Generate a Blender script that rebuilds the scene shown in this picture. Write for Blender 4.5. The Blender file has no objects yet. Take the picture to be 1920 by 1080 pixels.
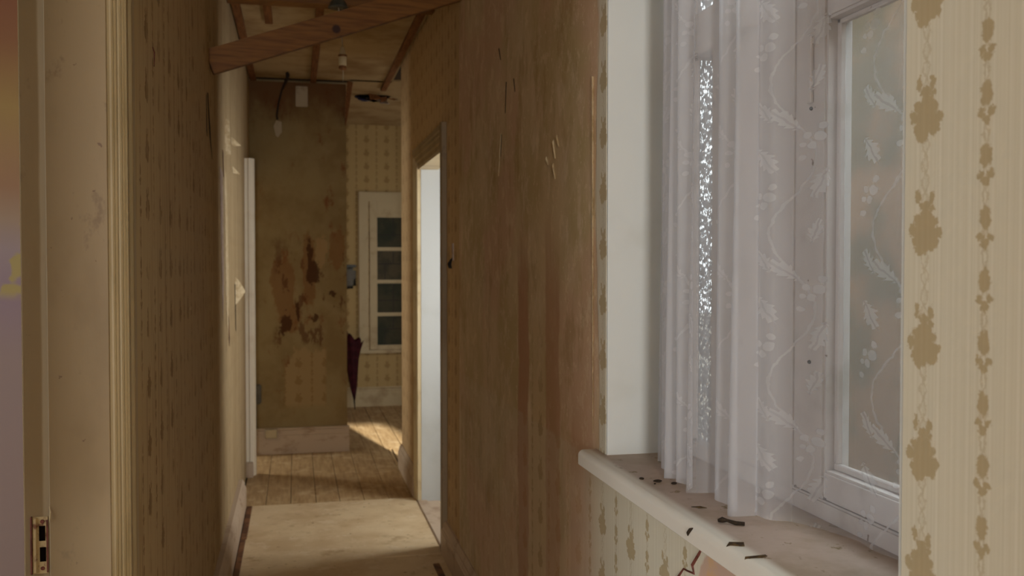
import bpy, bmesh, math, random
from mathutils import Vector, Matrix
random.seed(7)
S = bpy.context.scene
COL = S.collection

# ------------------------------------------------------------------ camera, sky, sun, lights, exposure
F_PX = 1800.0
cam = bpy.data.cameras.new('camera'); co = bpy.data.objects.new('camera', cam); COL.objects.link(co)
cam.sensor_width = 36.0; cam.lens = 36.0 * F_PX / 1920.0; cam.clip_start = 0.02; cam.clip_end = 100
co.location = (0, 0, 1.5)
co.rotation_euler = (math.radians(90 - 1.45), 0, -math.atan(405 / F_PX))
cam.dof.use_dof = True; cam.dof.focus_distance = 2.0; cam.dof.aperture_fstop = 6.3
S.camera = co
S.view_settings.view_transform = 'Standard'; S.view_settings.look = 'None'
S.view_settings.gamma = 1; S.view_settings.use_curve_mapping = False
S.view_settings.exposure = -0.08
try:
    S.cycles.use_denoising = True
    S.cycles.max_bounces = 10; S.cycles.diffuse_bounces = 6; S.cycles.transparent_max_bounces = 16
    S.cycles.sample_clamp_indirect = 4.0
except Exception: pass

W = bpy.data.worlds.new('overcast_sky'); S.world = W; W.use_nodes = True
bg = W.node_tree.nodes['Background']; bg.inputs[0].default_value = (0.86, 0.93, 1.0, 1); bg.inputs[1].default_value = 7.0

def area(name, loc, direction, sx, sy, power, color=(1, 1, 1), portal=False, spread=180):
    l = bpy.data.lights.new(name, 'AREA'); l.shape = 'RECTANGLE'; l.size = sx; l.size_y = sy
    l.energy = power; l.color = color; l.spread = math.radians(spread)
    if portal: l.cycles.is_portal = True
    o = bpy.data.objects.new(name, l); COL.objects.link(o); o.location = loc
    o.rotation_euler = Vector(direction).to_track_quat('-Z', 'Y').to_euler()
    return o
sun = bpy.data.lights.new('low_sun', 'SUN'); sun.energy = 11.0; sun.angle = math.radians(2.0); sun.color = (1.0, 0.95, 0.86)
so = bpy.data.objects.new('low_sun', sun); COL.objects.link(so)
so.rotation_euler = Vector((-0.313, 1.45, -0.70)).to_track_quat('-Z', 'Y').to_euler()
area('side_room_window_light', (1.76, 5.3, 1.5), (-1, .40, 0), 0.9, 1.4, 48, (0.97, 0.98, 1.0))
area('near_room_window_light', (-2.5, 1.0, 1.5), (1, 0.08, 0), 1.5, 1.5, 34, (0.93, 0.97, 1.0))
area('hall_fill_light', (-.12, -2.35, 1.6), (0.12, 1, 0), 0.4, 1.9, 84, (0.98, 0.98, 0.97))  # added fill from behind the camera; no door stands there
area('far_room_window_light', (-1.7, 7.75, 1.25), (1, -0.5, -0.05), 0.4, 1.3, 24, (1.0, 0.95, 0.86))
area('lobby_fill_light', (2.5, 8.7, 1.6), (-1, 0, -0.1), 1.0, 1.1, 10, (1.0, 0.96, 0.90))  # added fill for the lobby; its right wall holds no window

# ------------------------------------------------------------------ helpers
def lin(c):
    return tuple(((v / 255) / 12.92 if v / 255 <= 0.04045 else ((v / 255 + 0.055) / 1.055) ** 2.4) for v in c)
def c4(c): return (*lin(c), 1.0)

class NT:
    """tiny wrapper around a material's node tree"""
    def __init__(s, name):
        s.m = bpy.data.materials.new(name); s.m.use_nodes = True; s.t = s.m.node_tree
        s.n = s.t.nodes; s.l = s.t.links; s.b = s.n['Principled BSDF']; s.out = s.n['Material Output']
        s.pos = s.n.new('ShaderNodeNewGeometry').outputs['Position']; s._xyz = None
    def put(s, sock, v):
        if v is None: return
        if isinstance(v, bpy.types.NodeSocket): s.l.new(v, sock)
        elif isinstance(v, (tuple, list)) and sock.type == 'RGBA': sock.default_value = v if len(v) == 4 else (*v, 1)
        else: sock.default_value = v
    def xyz(s):
        if s._xyz is None:
            n = s.n.new('ShaderNodeSeparateXYZ'); s.l.new(s.pos, n.inputs[0]); s._xyz = n.outputs
        return s._xyz
    def math(s, op, a, b=None, c=None, clamp=False):
        n = s.n.new('ShaderNodeMath'); n.operation = op; n.use_clamp = clamp
        s.put(n.inputs[0], a); s.put(n.inputs[1], b); s.put(n.inputs[2], c); return n.outputs[0]
    def vec(s, op, a, b=None):
        n = s.n.new('ShaderNodeVectorMath'); n.operation = op; s.put(n.inputs[0], a); s.put(n.inputs[1], b)
        return n.outputs['Value'] if op in ('LENGTH', 'DOT_PRODUCT') else n.outputs[0]
    def comb(s, x, y, z=0.0):
        n = s.n.new('ShaderNodeCombineXYZ'); s.put(n.inputs[0], x); s.put(n.inputs[1], y); s.put(n.inputs[2], z); return n.outputs[0]
    def noise(s, scale, detail=3, rough=0.55, vec=None, stretch=None, w=0):
        v = vec if vec is not None else s.pos
        if stretch or w:
            v = s.vec('MULTIPLY', v, stretch or (1, 1, 1)); v = s.vec('ADD', v, (w, w * 1.7, w * 0.6))
        n = s.n.new('ShaderNodeTexNoise'); s.l.new(v, n.inputs['Vector'])
        n.inputs['Scale'].default_value = scale; n.inputs['Detail'].default_value = detail; n.inputs['Roughness'].default_value = rough
        return n.outputs['Fac']
    def ramp(s, v, lo, hi):
        n = s.n.new('ShaderNodeMapRange'); n.interpolation_type = 'SMOOTHSTEP'; s.put(n.inputs[0], v)
        n.inputs[1].default_value = lo; n.inputs[2].default_value = hi; return n.outputs[0]
    def mix(s, f, a, b):
        n = s.n.new('ShaderNodeMix'); n.data_type = 'RGBA'; s.put(n.inputs[0], f)
        s.put(n.inputs[6], a); s.put(n.inputs[7], b); return n.outputs[2]
    def bump(s, h, strength=0.3, dist=0.004):
        n = s.n.new('ShaderNodeBump'); n.inputs['Strength'].default_value = strength; n.inputs['Distance'].default_value = dist
        s.put(n.inputs['Height'], h); s.l.new(n.outputs[0], s.b.inputs['Normal'])
    def done(s, color, rough=0.75, spec=0.3):
        s.put(s.b.inputs['Base Color'], color); s.put(s.b.inputs['Roughness'], rough)
        s.b.inputs['Specular IOR Level'].default_value = spec; return s.m
    def ell(s, p, cx, cy, rx, ry):
        """soft ellipse mask in the plane vector p (x, y used)"""
        q = s.vec('MULTIPLY', s.vec('SUBTRACT', p, (cx, cy, 0)), (1 / rx, 1 / ry, 0))
        return s.ramp(s.vec('LENGTH', q), 1.12, 0.88)
    def union(s, *a):
        r = a[0]
        for x in a[1:]: r = s.math('MAXIMUM', r, x)
        return r
    def rep(s, v, period, off=0.0):
        a = s.math('ADD', s.math('DIVIDE', s.math('SUBTRACT', v, off), period), 0.5)
        return s.math('MULTIPLY', s.math('SUBTRACT', s.math('FRACT', a), 0.5), period)

def paint(name, c, c2=None, scale=6, lo=0.5, hi=0.75, rough=0.6, bump=0.15, stretch=None, specks=None, spec=0.35):
    t = NT(name); col = c4(c)
    if c2: col = t.mix(t.ramp(t.noise(scale, 4, 0.6, stretch=stretch), lo, hi), c4(c), c4(c2))
    if specks: col = t.mix(t.ramp(t.noise(38, 2, 0.5, w=3.1), 0.72, 0.76), col, c4(specks))
    t.bump(t.noise(60, 4, 0.6), bump, 0.003)
    return t.done(col, rough, spec)

def motif(t, u, v, rag=0.008):
    """printed floral columns with ribbon chains: u along the wall, v up (metres)"""
    d = t.noise(120, 3, 0.7); d2 = t.noise(120, 3, 0.7, w=7.3)
    u = t.math('ADD', u, t.math('MULTIPLY', t.math('SUBTRACT', d, 0.5), rag * 2.2))
    v = t.math('ADD', v, t.math('MULTIPLY', t.math('SUBTRACT', d2, 0.5), rag * 2.2))
    R = 0.139; P = 0.21
    ly = t.rep(v, R, 0.010); big = t.comb(t.rep(u, P, 1.035 - 0.0), ly)
    e = t.ell
    flower = t.union(e(big, 0, 0.0, .021, .018), e(big, -.013, -.013, .013, .010), e(big, .007, -.020, .013, .009), e(big, .025, .003, .007, .009),
                     e(big, -.002, .019, .013, .009), e(big, .015, .015, .008, .007), e(big, -.024, -.002, .008, .007), e(big, .017, -.012, .008, .006), e(big, -.016, .012, .008, .006))
    bow = t.union(e(big, -.012, .0405, .0055, .0085), e(big, .0135, .0425, .005, .0095), e(big, 0, .0315, .011, .0065), e(big, -.014, .028, .005, .004))
    lx = t.rep(u, P, 1.035); lys = t.math('MULTIPLY', v, 2 * math.pi / 0.046)
    def strand(lx, sgn, amp, wd):
        return t.ramp(t.math('ABSOLUTE', t.math('SUBTRACT', lx, t.math('MULTIPLY', t.math('SINE', lys), sgn * amp))), wd * 1.5, wd * .6)
    chain = t.math('MULTIPLY', t.union(strand(lx, 1, .006, .0018), strand(lx, -1, .006, .0018)), 0.45)
    small = t.comb(t.rep(u, P, 1.035 - 0.105), t.rep(v, R / 2, 0.012))
    bud = t.union(e(small, 0, .010, .0095, .014), e(small, -.008, -.011, .006, .005), e(small, .008, -.011, .006, .005), e(small, 0, -.019, .007, .006))
    lx2 = t.rep(u, P, 1.035 - 0.105)
    chain2 = t.math('MULTIPLY', t.union(strand(lx2, 1, .004, .0016), strand(lx2, -1, .004, .0016)), 0.5)
    return t.union(flower, bow, chain, bud, chain2)

def pinstripe(t, u, k=1.0):
    a = t.noise(1.0, 2, 0.7, vec=t.comb(t.math('MULTIPLY', u, 190.0 * k), 0.0, 0.0))
    return a

# ---- mesh helpers
def obj(name, bm, mat, parent=None, kind=None, smooth=False, loc=None):
    me = bpy.data.meshes.new(name); bmesh.ops.recalc_face_normals(bm, faces=bm.faces); bm.to_mesh(me); bm.free()
    if isinstance(mat, (list, tuple)):
        for m in mat: me.materials.append(m)
    else: me.materials.append(mat)
    if smooth:
        for p in me.polygons: p.use_smooth = True
    o = bpy.data.objects.new(name, me); COL.objects.link(o)
    if parent is not None: o.parent = parent
    if kind: o['kind'] = kind
    return o
def box(bm, x0, x1, y0, y1, z0, z1, bev=0.0, seg=2):
    b = bmesh.new(); bmesh.ops.create_cube(b, size=1)
    for v in b.verts:
        v.co = ((x0 + x1) / 2 + v.co.x * (x1 - x0), (y0 + y1) / 2 + v.co.y * (y1 - y0), (z0 + z1) / 2 + v.co.z * (z1 - z0))
    if bev: bmesh.ops.bevel(b, geom=list(b.edges), offset=bev, segments=seg, affect='EDGES', clamp_overlap=True)
    me = bpy.data.meshes.new('tmp'); b.to_mesh(me); b.free(); bm.from_mesh(me); bpy.data.meshes.remove(me)
    return bm
def B(*a, **k): return box(bmesh.new(), *a, **k)
def prism(bm, pts, axis, a0, a1):
    """polygon pts in the two other axes, extruded along axis from a0 to a1"""
    def P(p, a): return {0: (a, p[0], p[1]), 1: (p[0], a, p[1]), 2: (p[0], p[1], a)}[axis]
    v0 = [bm.verts.new(P(p, a0)) for p in pts]; v1 = [bm.verts.new(P(p, a1)) for p in pts]
    bm.faces.new(v0); bm.faces.new(v1[::-1]); n = len(pts)
    for i in range(n): bm.faces.new((v0[i], v1[i], v1[(i + 1) % n], v0[(i + 1) % n]))
    return bm
def tube(bm, pts, r, n=8, closed_ends=True):
    pts = [Vector(p) for p in pts]; rings = []
    rr = r if isinstance(r, (list, tuple)) else [r] * len(pts)
    for i, p in enumerate(pts):
        d = (pts[min(i + 1, len(pts) - 1)] - pts[max(i - 1, 0)]).normalized()
        a = d.orthogonal().normalized() if i == 0 else (prev - d * prev.dot(d)).normalized()
        prev = a; b = d.cross(a)
        rings.append([bm.verts.new(p + (a * math.cos(2 * math.pi * k / n) + b * math.sin(2 * math.pi * k / n)) * rr[i]) for k in range(n)])
    for i in range(len(rings) - 1):
        for k in range(n): bm.faces.new((rings[i][k], rings[i][(k + 1) % n], rings[i + 1][(k + 1) % n], rings[i + 1][k]))
    if closed_ends: bm.faces.new(rings[0][::-1]); bm.faces.new(rings[-1])
    return bm
def lathe(bm, prof, center, n=24):
    cx, cy = center; rings = []
    for r, z in prof:
        rings.append([bm.verts.new((cx + r * math.cos(2 * math.pi * k / n), cy + r * math.sin(2 * math.pi * k / n), z)) for k in range(n)])
    for i in range(len(rings) - 1):
        for k in range(n): bm.faces.new((rings[i][k], rings[i][(k + 1) % n], rings[i + 1][(k + 1) % n], rings[i + 1][k]))
    return bm
def empty(name, loc=(0, 0, 0), kind=None):
    o = bpy.data.objects.new(name, None); COL.objects.link(o); o.location = loc; o.empty_display_size = .05
    if kind: o['kind'] = kind
    return o
def tag(o, label, cat, group=None):
    o['label'] = label; o['category'] = cat
    if group: o['group'] = group
    return o
def sheet(bm, pts, thick):
    """thin plate from a planar polygon of 3-D points, given thickness"""
    pts = [Vector(p) for p in pts]; n = (pts[1] - pts[0]).cross(pts[2] - pts[0]).normalized() * thick
    a = [bm.verts.new(p) for p in pts]; b = [bm.verts.new(p + n) for p in pts]
    bm.faces.new(a); bm.faces.new(b[::-1]); k = len(pts)
    for i in range(k): bm.faces.new((a[i], b[i], b[(i + 1) % k], a[(i + 1) % k]))
    return bm

# ------------------------------------------------------------------ materials
# right wall: floral paper by the window, bare stained plaster farther along
t = NT('right_wall_paper_and_plaster'); X, Y, Z = t.xyz()
pin = pinstripe(t, Y)
ground = t.mix(t.ramp(pin, .35, .7), c4((206, 199, 177)), c4((218, 212, 194)))
paper = t.mix(t.math('MULTIPLY', motif(t, Y, Z), 0.8), ground, c4((170, 150, 110)))
n1 = t.noise(3.0, 5, .65, stretch=(1, 1, .7)); n2 = t.noise(7, 4, .6, stretch=(1, 1, .22), w=2.0); n3 = t.noise(1.6, 3, .5, w=5.0)
plaster = t.mix(t.ramp(n1, .38, .62), c4((208, 186, 150)), c4((190, 169, 126)))
plaster = t.mix(t.ramp(t.noise(14, 6, .7, stretch=(1, 1, .5), w=9), .52, .68), plaster, c4((214, 194, 164)))
plaster = t.mix(t.math('MULTIPLY', t.ramp(n3, .48, .62), 0.7), plaster, c4((204, 168, 140)))
plaster = t.mix(t.math('MULTIPLY', t.ramp(t.noise(13, 6, .75, stretch=(1, 1, .9), w=13), .53, .62), .5), plaster, c4((226, 206, 172)))
plaster = t.mix(t.math('MULTIPLY', t.ramp(t.noise(5, 5, .7, stretch=(1, 1, .5), w=17), .52, .66), .5), plaster, c4((158, 130, 84)))
plaster = t.mix(t.math('MULTIPLY', t.ramp(t.noise(40, 4, .7, stretch=(1, 1, .8), w=19), .62, .67), .6), plaster, c4((232, 216, 186)))
# reddish undercoat runs where whole drops of paper were pulled off
def run(y0, w, ztop, amp=.35):
    yy = t.math('ADD', Y, t.math('MULTIPLY', t.math('SUBTRACT', t.noise(4.5, 4, .6, stretch=(1, .2, 1), w=y0), .5), amp * .25))
    a = t.ramp(t.math('ABSOLUTE', t.math('SUBTRACT', yy, y0)), w, w * .75)
    zz = t.math('ADD', Z, t.math('MULTIPLY', t.math('SUBTRACT', n2, .5), .5))
    return t.math('MULTIPLY', a, t.ramp(zz, ztop + .1, ztop - .25))
reds = t.union(run(3.16, .085, 1.62), t.math('MULTIPLY', run(2.78, .09, 1.6), .8), t.math('MULTIPLY', run(2.48, .11, 1.25), .55))
plaster = t.mix(t.math('MULTIPLY', reds, .85), plaster, c4((178, 134, 104)))
# leftover paper strips on the plaster
strip = t.math('MULTIPLY', run(2.96, .10, 1.35), .75)
oldpaper = t.mix(t.math('MULTIPLY', motif(t, Y, Z), 0.6), c4((200, 176, 136)), c4((146, 118, 80)))
plaster = t.mix(strip, plaster, oldpaper)
edge = t.math('ADD', Y, t.math('MULTIPLY', t.math('SUBTRACT', n2, .5), .14))
zlow = t.math('ADD', edge, t.math('MULTIPLY', t.ramp(Z, .98, .80), -.10))
fac = t.math('MAXIMUM', t.math('MULTIPLY', t.ramp(zlow, 2.325, 2.345), t.ramp(Z, .96, 1.0)), t.math('MULTIPLY', t.ramp(edge, 2.22, 2.55), .8))
col = t.mix(fac, paper, plaster)
# beyond the seam at 4.47 m the striped paper is on again, brown with age
far = t.mix(t.math('MULTIPLY', t.union(motif(t, Y, Z), t.ramp(pin, .62, .75)), 0.55), c4((190, 162, 120)), c4((140, 112, 74)))
col = t.mix(t.ramp(t.math('ADD', Y, t.math('MULTIPLY', t.math('SUBTRACT', n1, .5), .02)), 4.46, 4.475), col, far)
# bare patch under the sill with the crack
cr = t.math('ADD', Y, t.math('MULTIPLY', t.math('SUBTRACT', t.noise(9, 3, .5, w=4), .5), .10))
bare = t.math('MULTIPLY', t.ramp(t.math('SUBTRACT', cr, t.math('MULTIPLY', t.math('SUBTRACT', .985, Z), .75)), 1.64, 1.63), t.ramp(Z, 1.02, 1.0))
col = t.mix(t.math('MULTIPLY', bare, t.ramp(Y, 1.2, 1.25)), col, t.mix(t.ramp(t.noise(12, 4, .6), .4, .6), c4((196, 168, 150)), c4((206, 170, 128))))
t.bump(t.math('ADD', t.math('MULTIPLY', fac, -.6), t.math('ADD', t.math('MULTIPLY', n1, .5), t.math('MULTIPLY', t.noise(70, 4, .6), .25))), .35, .005)
M_RIGHT = t.done(col, .8, .25)

t = NT('left_wall_brown_paper'); X, Y, Z = t.xyz()
pin = pinstripe(t, Y)
g = t.mix(t.ramp(pin, .35, .7), c4((180, 158, 120)), c4((194, 173, 135)))
mo = motif(t, t.math('ADD', Y, -0.09), t.math('ADD', Z, 0.05))
dk = t.math('MULTIPLY', t.union(t.math('MULTIPLY', mo, t.ramp(t.noise(16, 4, .6, stretch=(1, 1, .3), w=4), .36, .6)), t.math('MULTIPLY', t.ramp(pin, .52, .66), .6), t.math('MULTIPLY', t.ramp(t.noise(40, 3, .6, stretch=(1, 1, .05), w=6), .55, .66), .5)), .7)
col = t.mix(dk, g, c4((112, 86, 52)))
faded = t.mix(t.ramp(t.noise(8, 5, .65, stretch=(1, 1, .15)), .45, .62), c4((164, 143, 108)), c4((146, 124, 88)))
col = t.mix(t.ramp(t.math('ADD', Y, t.math('MULTIPLY', t.noise(6, 4, .6, stretch=(1, 1, .2), w=3), .5)), 4.5, 4.75), col, t.mix(.35, faded, col))
t.bump(t.math('ADD', t.noise(25, 4, .6, stretch=(1, 1, .2)), dk), .2, .003)
M_LEFT = t.done(col, .85, .2)

t = NT('end_wall_damp_plaster'); X, Y, Z = t.xyz()
n1 = t.noise(2.4, 5, .65); n2 = t.noise(6, 5, .7, stretch=(1, 1, .5), w=2); n3 = t.noise(11, 5, .7, stretch=(1, 1, .45), w=6)
col = t.mix(t.ramp(n1, .35, .65), c4((144, 126, 88)), c4((128, 107, 70)))
col = t.mix(t.math('MULTIPLY', t.ramp(n2, .56, .70), .8), col, c4((116, 66, 34)))
zc = t.math('ADD', Z, t.math('MULTIPLY', t.math('SUBTRACT', n2, .5), .6))
band = t.math('MULTIPLY', t.ramp(zc, .78, .92), t.ramp(zc, 1.75, 1.55))
xs = t.ramp(t.math('ADD', X, t.math('MULTIPLY', t.math('SUBTRACT', n1, .5), .3)), -.22, -.12)
pd = t.comb(t.math('ADD', X, t.math('MULTIPLY', t.math('SUBTRACT', n3, .5), .16)), t.math('ADD', Z, t.math('MULTIPLY', t.math('SUBTRACT', t.noise(14, 5, .7, w=31), .5), .30)))
smear = t.union(t.ell(pd, -.10, 1.32, .085, .25), t.ell(pd, -.04, 1.08, .085, .14), t.ell(pd, .32, 1.62, .07, .16), t.ell(pd, .10, 1.45, .05, .28))
col = t.mix(t.math('MULTIPLY', smear, .6), col, c4((122, 80, 42)))
col = t.mix(t.math('MULTIPLY', t.math('MULTIPLY', t.math('MULTIPLY', band, xs), t.ramp(n3, .55, .62)), .7), col, c4((88, 50, 24)))
col = t.mix(t.math('MULTIPLY', t.ell(pd, .19, 1.60, .042, .10), .8), col, c4((156, 128, 88)))
spots = t.union(t.ell(pd, .135, 1.43, .052, .10), t.ell(pd, .105, 1.58, .018, .10), t.ell(pd, -.085, 1.02, .035, .08), t.ell(pd, .275, 1.27, .026, .035), t.ell(pd, .14, 1.07, .026, .035), t.ell(pd, .02, 1.12, .016, .09))
col = t.mix(t.math('MULTIPLY', spots, .85), col, c4((66, 36, 16)))
top = t.math('MULTIPLY', t.ramp(zc, 2.55, 2.85), .75); col = t.mix(top, col, c4((96, 58, 32)))
pap = t.mix(t.math('MULTIPLY', motif(t, t.math('ADD', X, 1.02), Z), .5), c4((154, 130, 90)), c4((118, 90, 52)))
low = t.math('MULTIPLY', t.ramp(zc, .80, .76), t.math('MULTIPLY', t.ramp(X, -.10, -.08), t.ramp(X, .24, .22)))
col = t.mix(t.math('MULTIPLY', low, t.ramp(Z, .34, .40)), col, pap)
t.bump(t.math('ADD', n3, t.math('MULTIPLY', t.noise(40, 4, .6), .4)), .4, .006)
M_END = t.done(col, .85, .2)

t = NT('lobby_floral_paper'); X, Y, Z = t.xyz()
g = t.mix(t.ramp(pinstripe(t, X), .35, .7), c4((170, 144, 96)), c4((182, 158, 112)))
col = t.mix(t.math('MULTIPLY', motif(t, t.math('ADD', X, .1), Z), .5), g, c4((122, 94, 52)))
M_LOBBY = t.done(col, .85, .2)

t = NT('ceiling_plasterboard'); X, Y, Z = t.xyz()
col = t.mix(t.ramp(t.noise(2.2, 5, .65), .4, .68), c4((176, 154, 116)), c4((148, 122, 84)))
col = t.mix(t.ramp(t.noise(20, 3, .5, stretch=(1, 3, 1), w=2), .70, .74), col, c4((110, 84, 54)))
t.bump(t.noise(30, 4, .6), .2, .004)
M_CEIL = t.done(col, .9, .15)

t = NT('orange_pine_timber'); X, Y, Z = t.xyz()
w = t.noise(5, 4, .6, stretch=(1.0, .8, 14)); col = t.mix(t.ramp(w, .35, .7), c4((122, 80, 30)), c4((96, 57, 18)))
kn = t.n.new('ShaderNodeTexVoronoi'); t.l.new(t.pos, kn.inputs['Vector']); kn.inputs['Scale'].default_value = 3.4
col = t.mix(t.ramp(kn.outputs['Distance'], .085, .05), col, c4((52, 26, 14)))
t.bump(w, .2, .003); M_PINE = t.done(col, .6, .3)
t = NT('brown_batten_timber'); w = t.noise(12, 4, .6, stretch=(6, .6, 6))
M_BATTEN = t.done(t.mix(t.ramp(w, .35, .7), c4((132, 88, 50)), c4((104, 64, 34))), .7, .25)

t = NT('tan_gloss_paint'); X, Y, Z = t.xyz()
col = t.mix(t.ramp(t.noise(5, 4, .6, stretch=(1, 1, .5)), .5, .72), c4((125, 103, 71)), c4((115, 93, 61)))
col = t.mix(t.ramp(t.noise(9, 5, .7, stretch=(1.3, 1, .8), w=11), .60, .70), col, c4((106, 84, 56)))
col = t.mix(t.math('MULTIPLY', t.ramp(t.math('ADD', t.math('ABSOLUTE', t.math('ADD', X, .456)), t.math('MULTIPLY', t.noise(18, 4, .6, stretch=(1, 1, .3), w=2), .006)), .0125, .007), .6), col, c4((164, 148, 122)))
col = t.mix(t.ramp(t.noise(45, 3, .5, w=3.1), .71, .74), col, c4((96, 72, 46)))
col = t.mix(t.math('MULTIPLY', t.ramp(Z, 1.15, .95), .35), col, c4((158, 140, 112)))
t.bump(t.noise(45, 4, .6, stretch=(1, 1, .4)), .15, .003); M_JAMB = t.done(col, .5, .35)
M_BEAD = paint('cream_moulding_paint', (154, 134, 98), (138, 118, 82), 9, .5, .7, .45, .12, stretch=(1, 1, .2))
M_CREAM = paint('cream_woodwork_paint', (186, 168, 130), (162, 140, 102), 5, .5, .75, .5, .1)
M_SKIRT = paint('mauve_cream_skirting_paint', (184, 164, 140), (156, 132, 106), 7, .5, .72, .55, .15, stretch=(1, 1, 2))
M_WHITE = paint('chalky_white_paint', (208, 210, 206), (196, 196, 188), 3, .5, .8, .6, .06)
M_CASING = paint('warm_white_casing_and_lit_edge', (234, 226, 206), (220, 208, 184), 5, .5, .75, .5, .1)
M_JWHITE = paint('greyish_white_jamb_paint', (172, 173, 168), (162, 162, 155), 3, .5, .8, .6, .06)
M_FRAME = paint('old_white_frame_paint', (200, 192, 188), (178, 170, 162), 8, .5, .75, .5, .15, specks=(120, 104, 94))
t = NT('grubby_white_sill_paint'); X, Y, Z = t.xyz()
d = t.noise(7, 5, .65); d2 = t.noise(42, 3, .6, stretch=(1, .6, 1), w=3)
flat = t.math('MULTIPLY', t.ramp(Z, 1.0205, 1.0245), t.ramp(X, .722, .745))
col = t.mix(flat, c4((226, 220, 208)), t.mix(t.ramp(d, .35, .65), c4((186, 166, 152)), c4((166, 146, 126))))
col = t.mix(t.math('MULTIPLY', t.ramp(d2, .64, .72), flat), col, c4((128, 108, 72)))
col = t.mix(t.ramp(t.noise(24, 3, .5, w=8), .74, .76), col, c4((120, 96, 60)))
t.bump(t.noise(40, 4, .6), .15, .003); M_SILL = t.done(col, .5, .35)
M_DARK = paint('dark_parts_and_gap_shade', (30, 24, 18), None, rough=.9, bump=.1)  # small dark parts, and the shade painted beside the casement
M_HOLE = paint('black_recess', (16, 11, 9), None, rough=1, bump=0, spec=0)
M_RUST = paint('rusty_iron', (112, 62, 52), (86, 44, 34), 60, .4, .6, .6, .4)
M_PLATE = paint('painted_worn_brass_plate', (186, 166, 128), (120, 84, 66), 55, .5, .66, .4, .3)
M_GREY = paint('grey_enamel', (74, 72, 62), (60, 58, 48), 20, .4, .6, .4, .1)
M_BOX = paint('dull_pale_plastic', (168, 152, 124), (150, 132, 104), 14, .5, .7, .5, .05)
M_PGREY = paint('grey_plastic', (96, 90, 78), (84, 78, 66), 14, .5, .7, .5, .05)
M_CABLE = paint('black_cable_sheath', (44, 32, 22), None, rough=.6, bump=.05)
M_TORN = paint('torn_paper_backing', (206, 188, 152), (180, 158, 120), 30, .4, .6, .9, .2)
M_TORN2 = paint('lilac_plaster_bare', (176, 158, 146), (160, 140, 122), 30, .4, .6, .9, .2)
M_UMB = paint('burgundy_umbrella_cloth', (84, 22, 34), (66, 14, 26), 20, .4, .6, .7, .1)
M_CRUMB = paint('dry_dead_insect_brown', (52, 38, 24), (36, 26, 16), 200, .4, .6, .9, .3)
M_TWIG = paint('dry_leaf_brown', (84, 64, 34), (56, 42, 24), 120, .4, .6, .9, .3)
M_FOILB = paint('blue_polythene', (70, 72, 110), (44, 46, 78), 40, .4, .6, .35, .3, spec=.6)
t = NT('crumpled_silver_foil'); t.b.inputs['Metallic'].default_value = .8; t.bump(t.noise(50, 3, .6), .6, .006)
M_FOIL = t.done(c4((170, 160, 156)), .35, .5)

t = NT('worn_hardboard_floor'); X, Y, Z = t.xyz()
a = t.noise(3, 5, .65); b = t.noise(11, 5, .7, w=4)
col = t.mix(t.ramp(a, .35, .68), c4((210, 188, 150)), c4((190, 164, 126)))
col = t.mix(t.math('MULTIPLY', t.ramp(b, .54, .68), .6), col, c4((216, 198, 166)))
col = t.mix(t.ramp(t.noise(26, 4, .6, w=8), .66, .72), col, c4((112, 88, 58)))
col = t.mix(t.math('MULTIPLY', t.ramp(t.noise(5, 5, .7, w=21), .55, .68), .6), col, c4((156, 128, 90)))
t.bump(b, .2, .004); M_HARD = t.done(col, .75, .25)
t = NT('scuffed_brown_floorboard'); X, Y, Z = t.xyz()
a = t.noise(7, 5, .65, stretch=(5, .5, 1))
col = t.mix(t.ramp(a, .35, .68), c4((180, 152, 110)), c4((154, 124, 84)))
col = t.mix(t.math('MULTIPLY', t.ramp(t.noise(9, 4, .6, w=3), .52, .66), .55), col, c4((200, 176, 138)))
t.bump(a, .25, .003); M_BOARD = t.done(col, .65, .3)
M_SUB = paint('dark_subfloor', (60, 44, 28), None, rough=.9)
M_STRIP = paint('dirty_brown_floor_strip', (120, 82, 52), (84, 54, 34), 12, .4, .6, .7, .3)
M_OUT = paint('brown_render_outside', (112, 92, 74), (84, 76, 60), 3.5, .42, .6, .9, .4)
M_GROUND = paint('grey_yard_paving', (120, 114, 104), (100, 94, 84), 3, .4, .6, .9, .3)

# room seen past the left door edge: patches of old paint colours
t = NT('patchy_mauve_bedroom_wall'); X, Y, Z = t.xyz()
zz = t.math('ADD', Z, t.math('MULTIPLY', t.math('SUBTRACT', t.noise(2.6, 3, .5), .5), .10))
r = t.n.new('ShaderNodeValToRGB'); t.l.new(t.math('DIVIDE', zz, 3.0), r.inputs[0]); r.color_ramp.interpolation = 'LINEAR'
els = [(0.0, (178, 156, 150)), (.40, (180, 158, 154)), (.47, (176, 152, 164)), (.515, (186, 166, 168)), (.545, (190, 164, 142)),
       (.575, (186, 146, 116)), (.66, (190, 158, 104)), (.73, (170, 122, 90)), (.80, (164, 108, 84)), (.86, (140, 110, 112))]
while len(r.color_ramp.elements) < len(els): r.color_ramp.elements.new(.5)
for e_, (p_, c_) in zip(r.color_ramp.elements, els): e_.position = p_; e_.color = c4(c_)
patch = t.ramp(t.noise(7, 3, .5, w=3), .52, .56)
patch = t.math('MULTIPLY', patch, t.math('MULTIPLY', t.ramp(zz, 1.38, 1.42), t.ramp(zz, 1.74, 1.70)))
M_ROOM = t.done(t.mix(patch, r.outputs[0], c4((198, 178, 122))), .85, .2)
M_ROOMPLAIN = paint('pale_room_plaster', (206, 190, 158), (190, 170, 136), 3, .5, .7, .8, .1)
M_ROOMWHITE = paint('pale_grey_room_plaster', (214, 214, 208), (204, 202, 194), 3, .5, .7, .8, .1)

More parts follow.
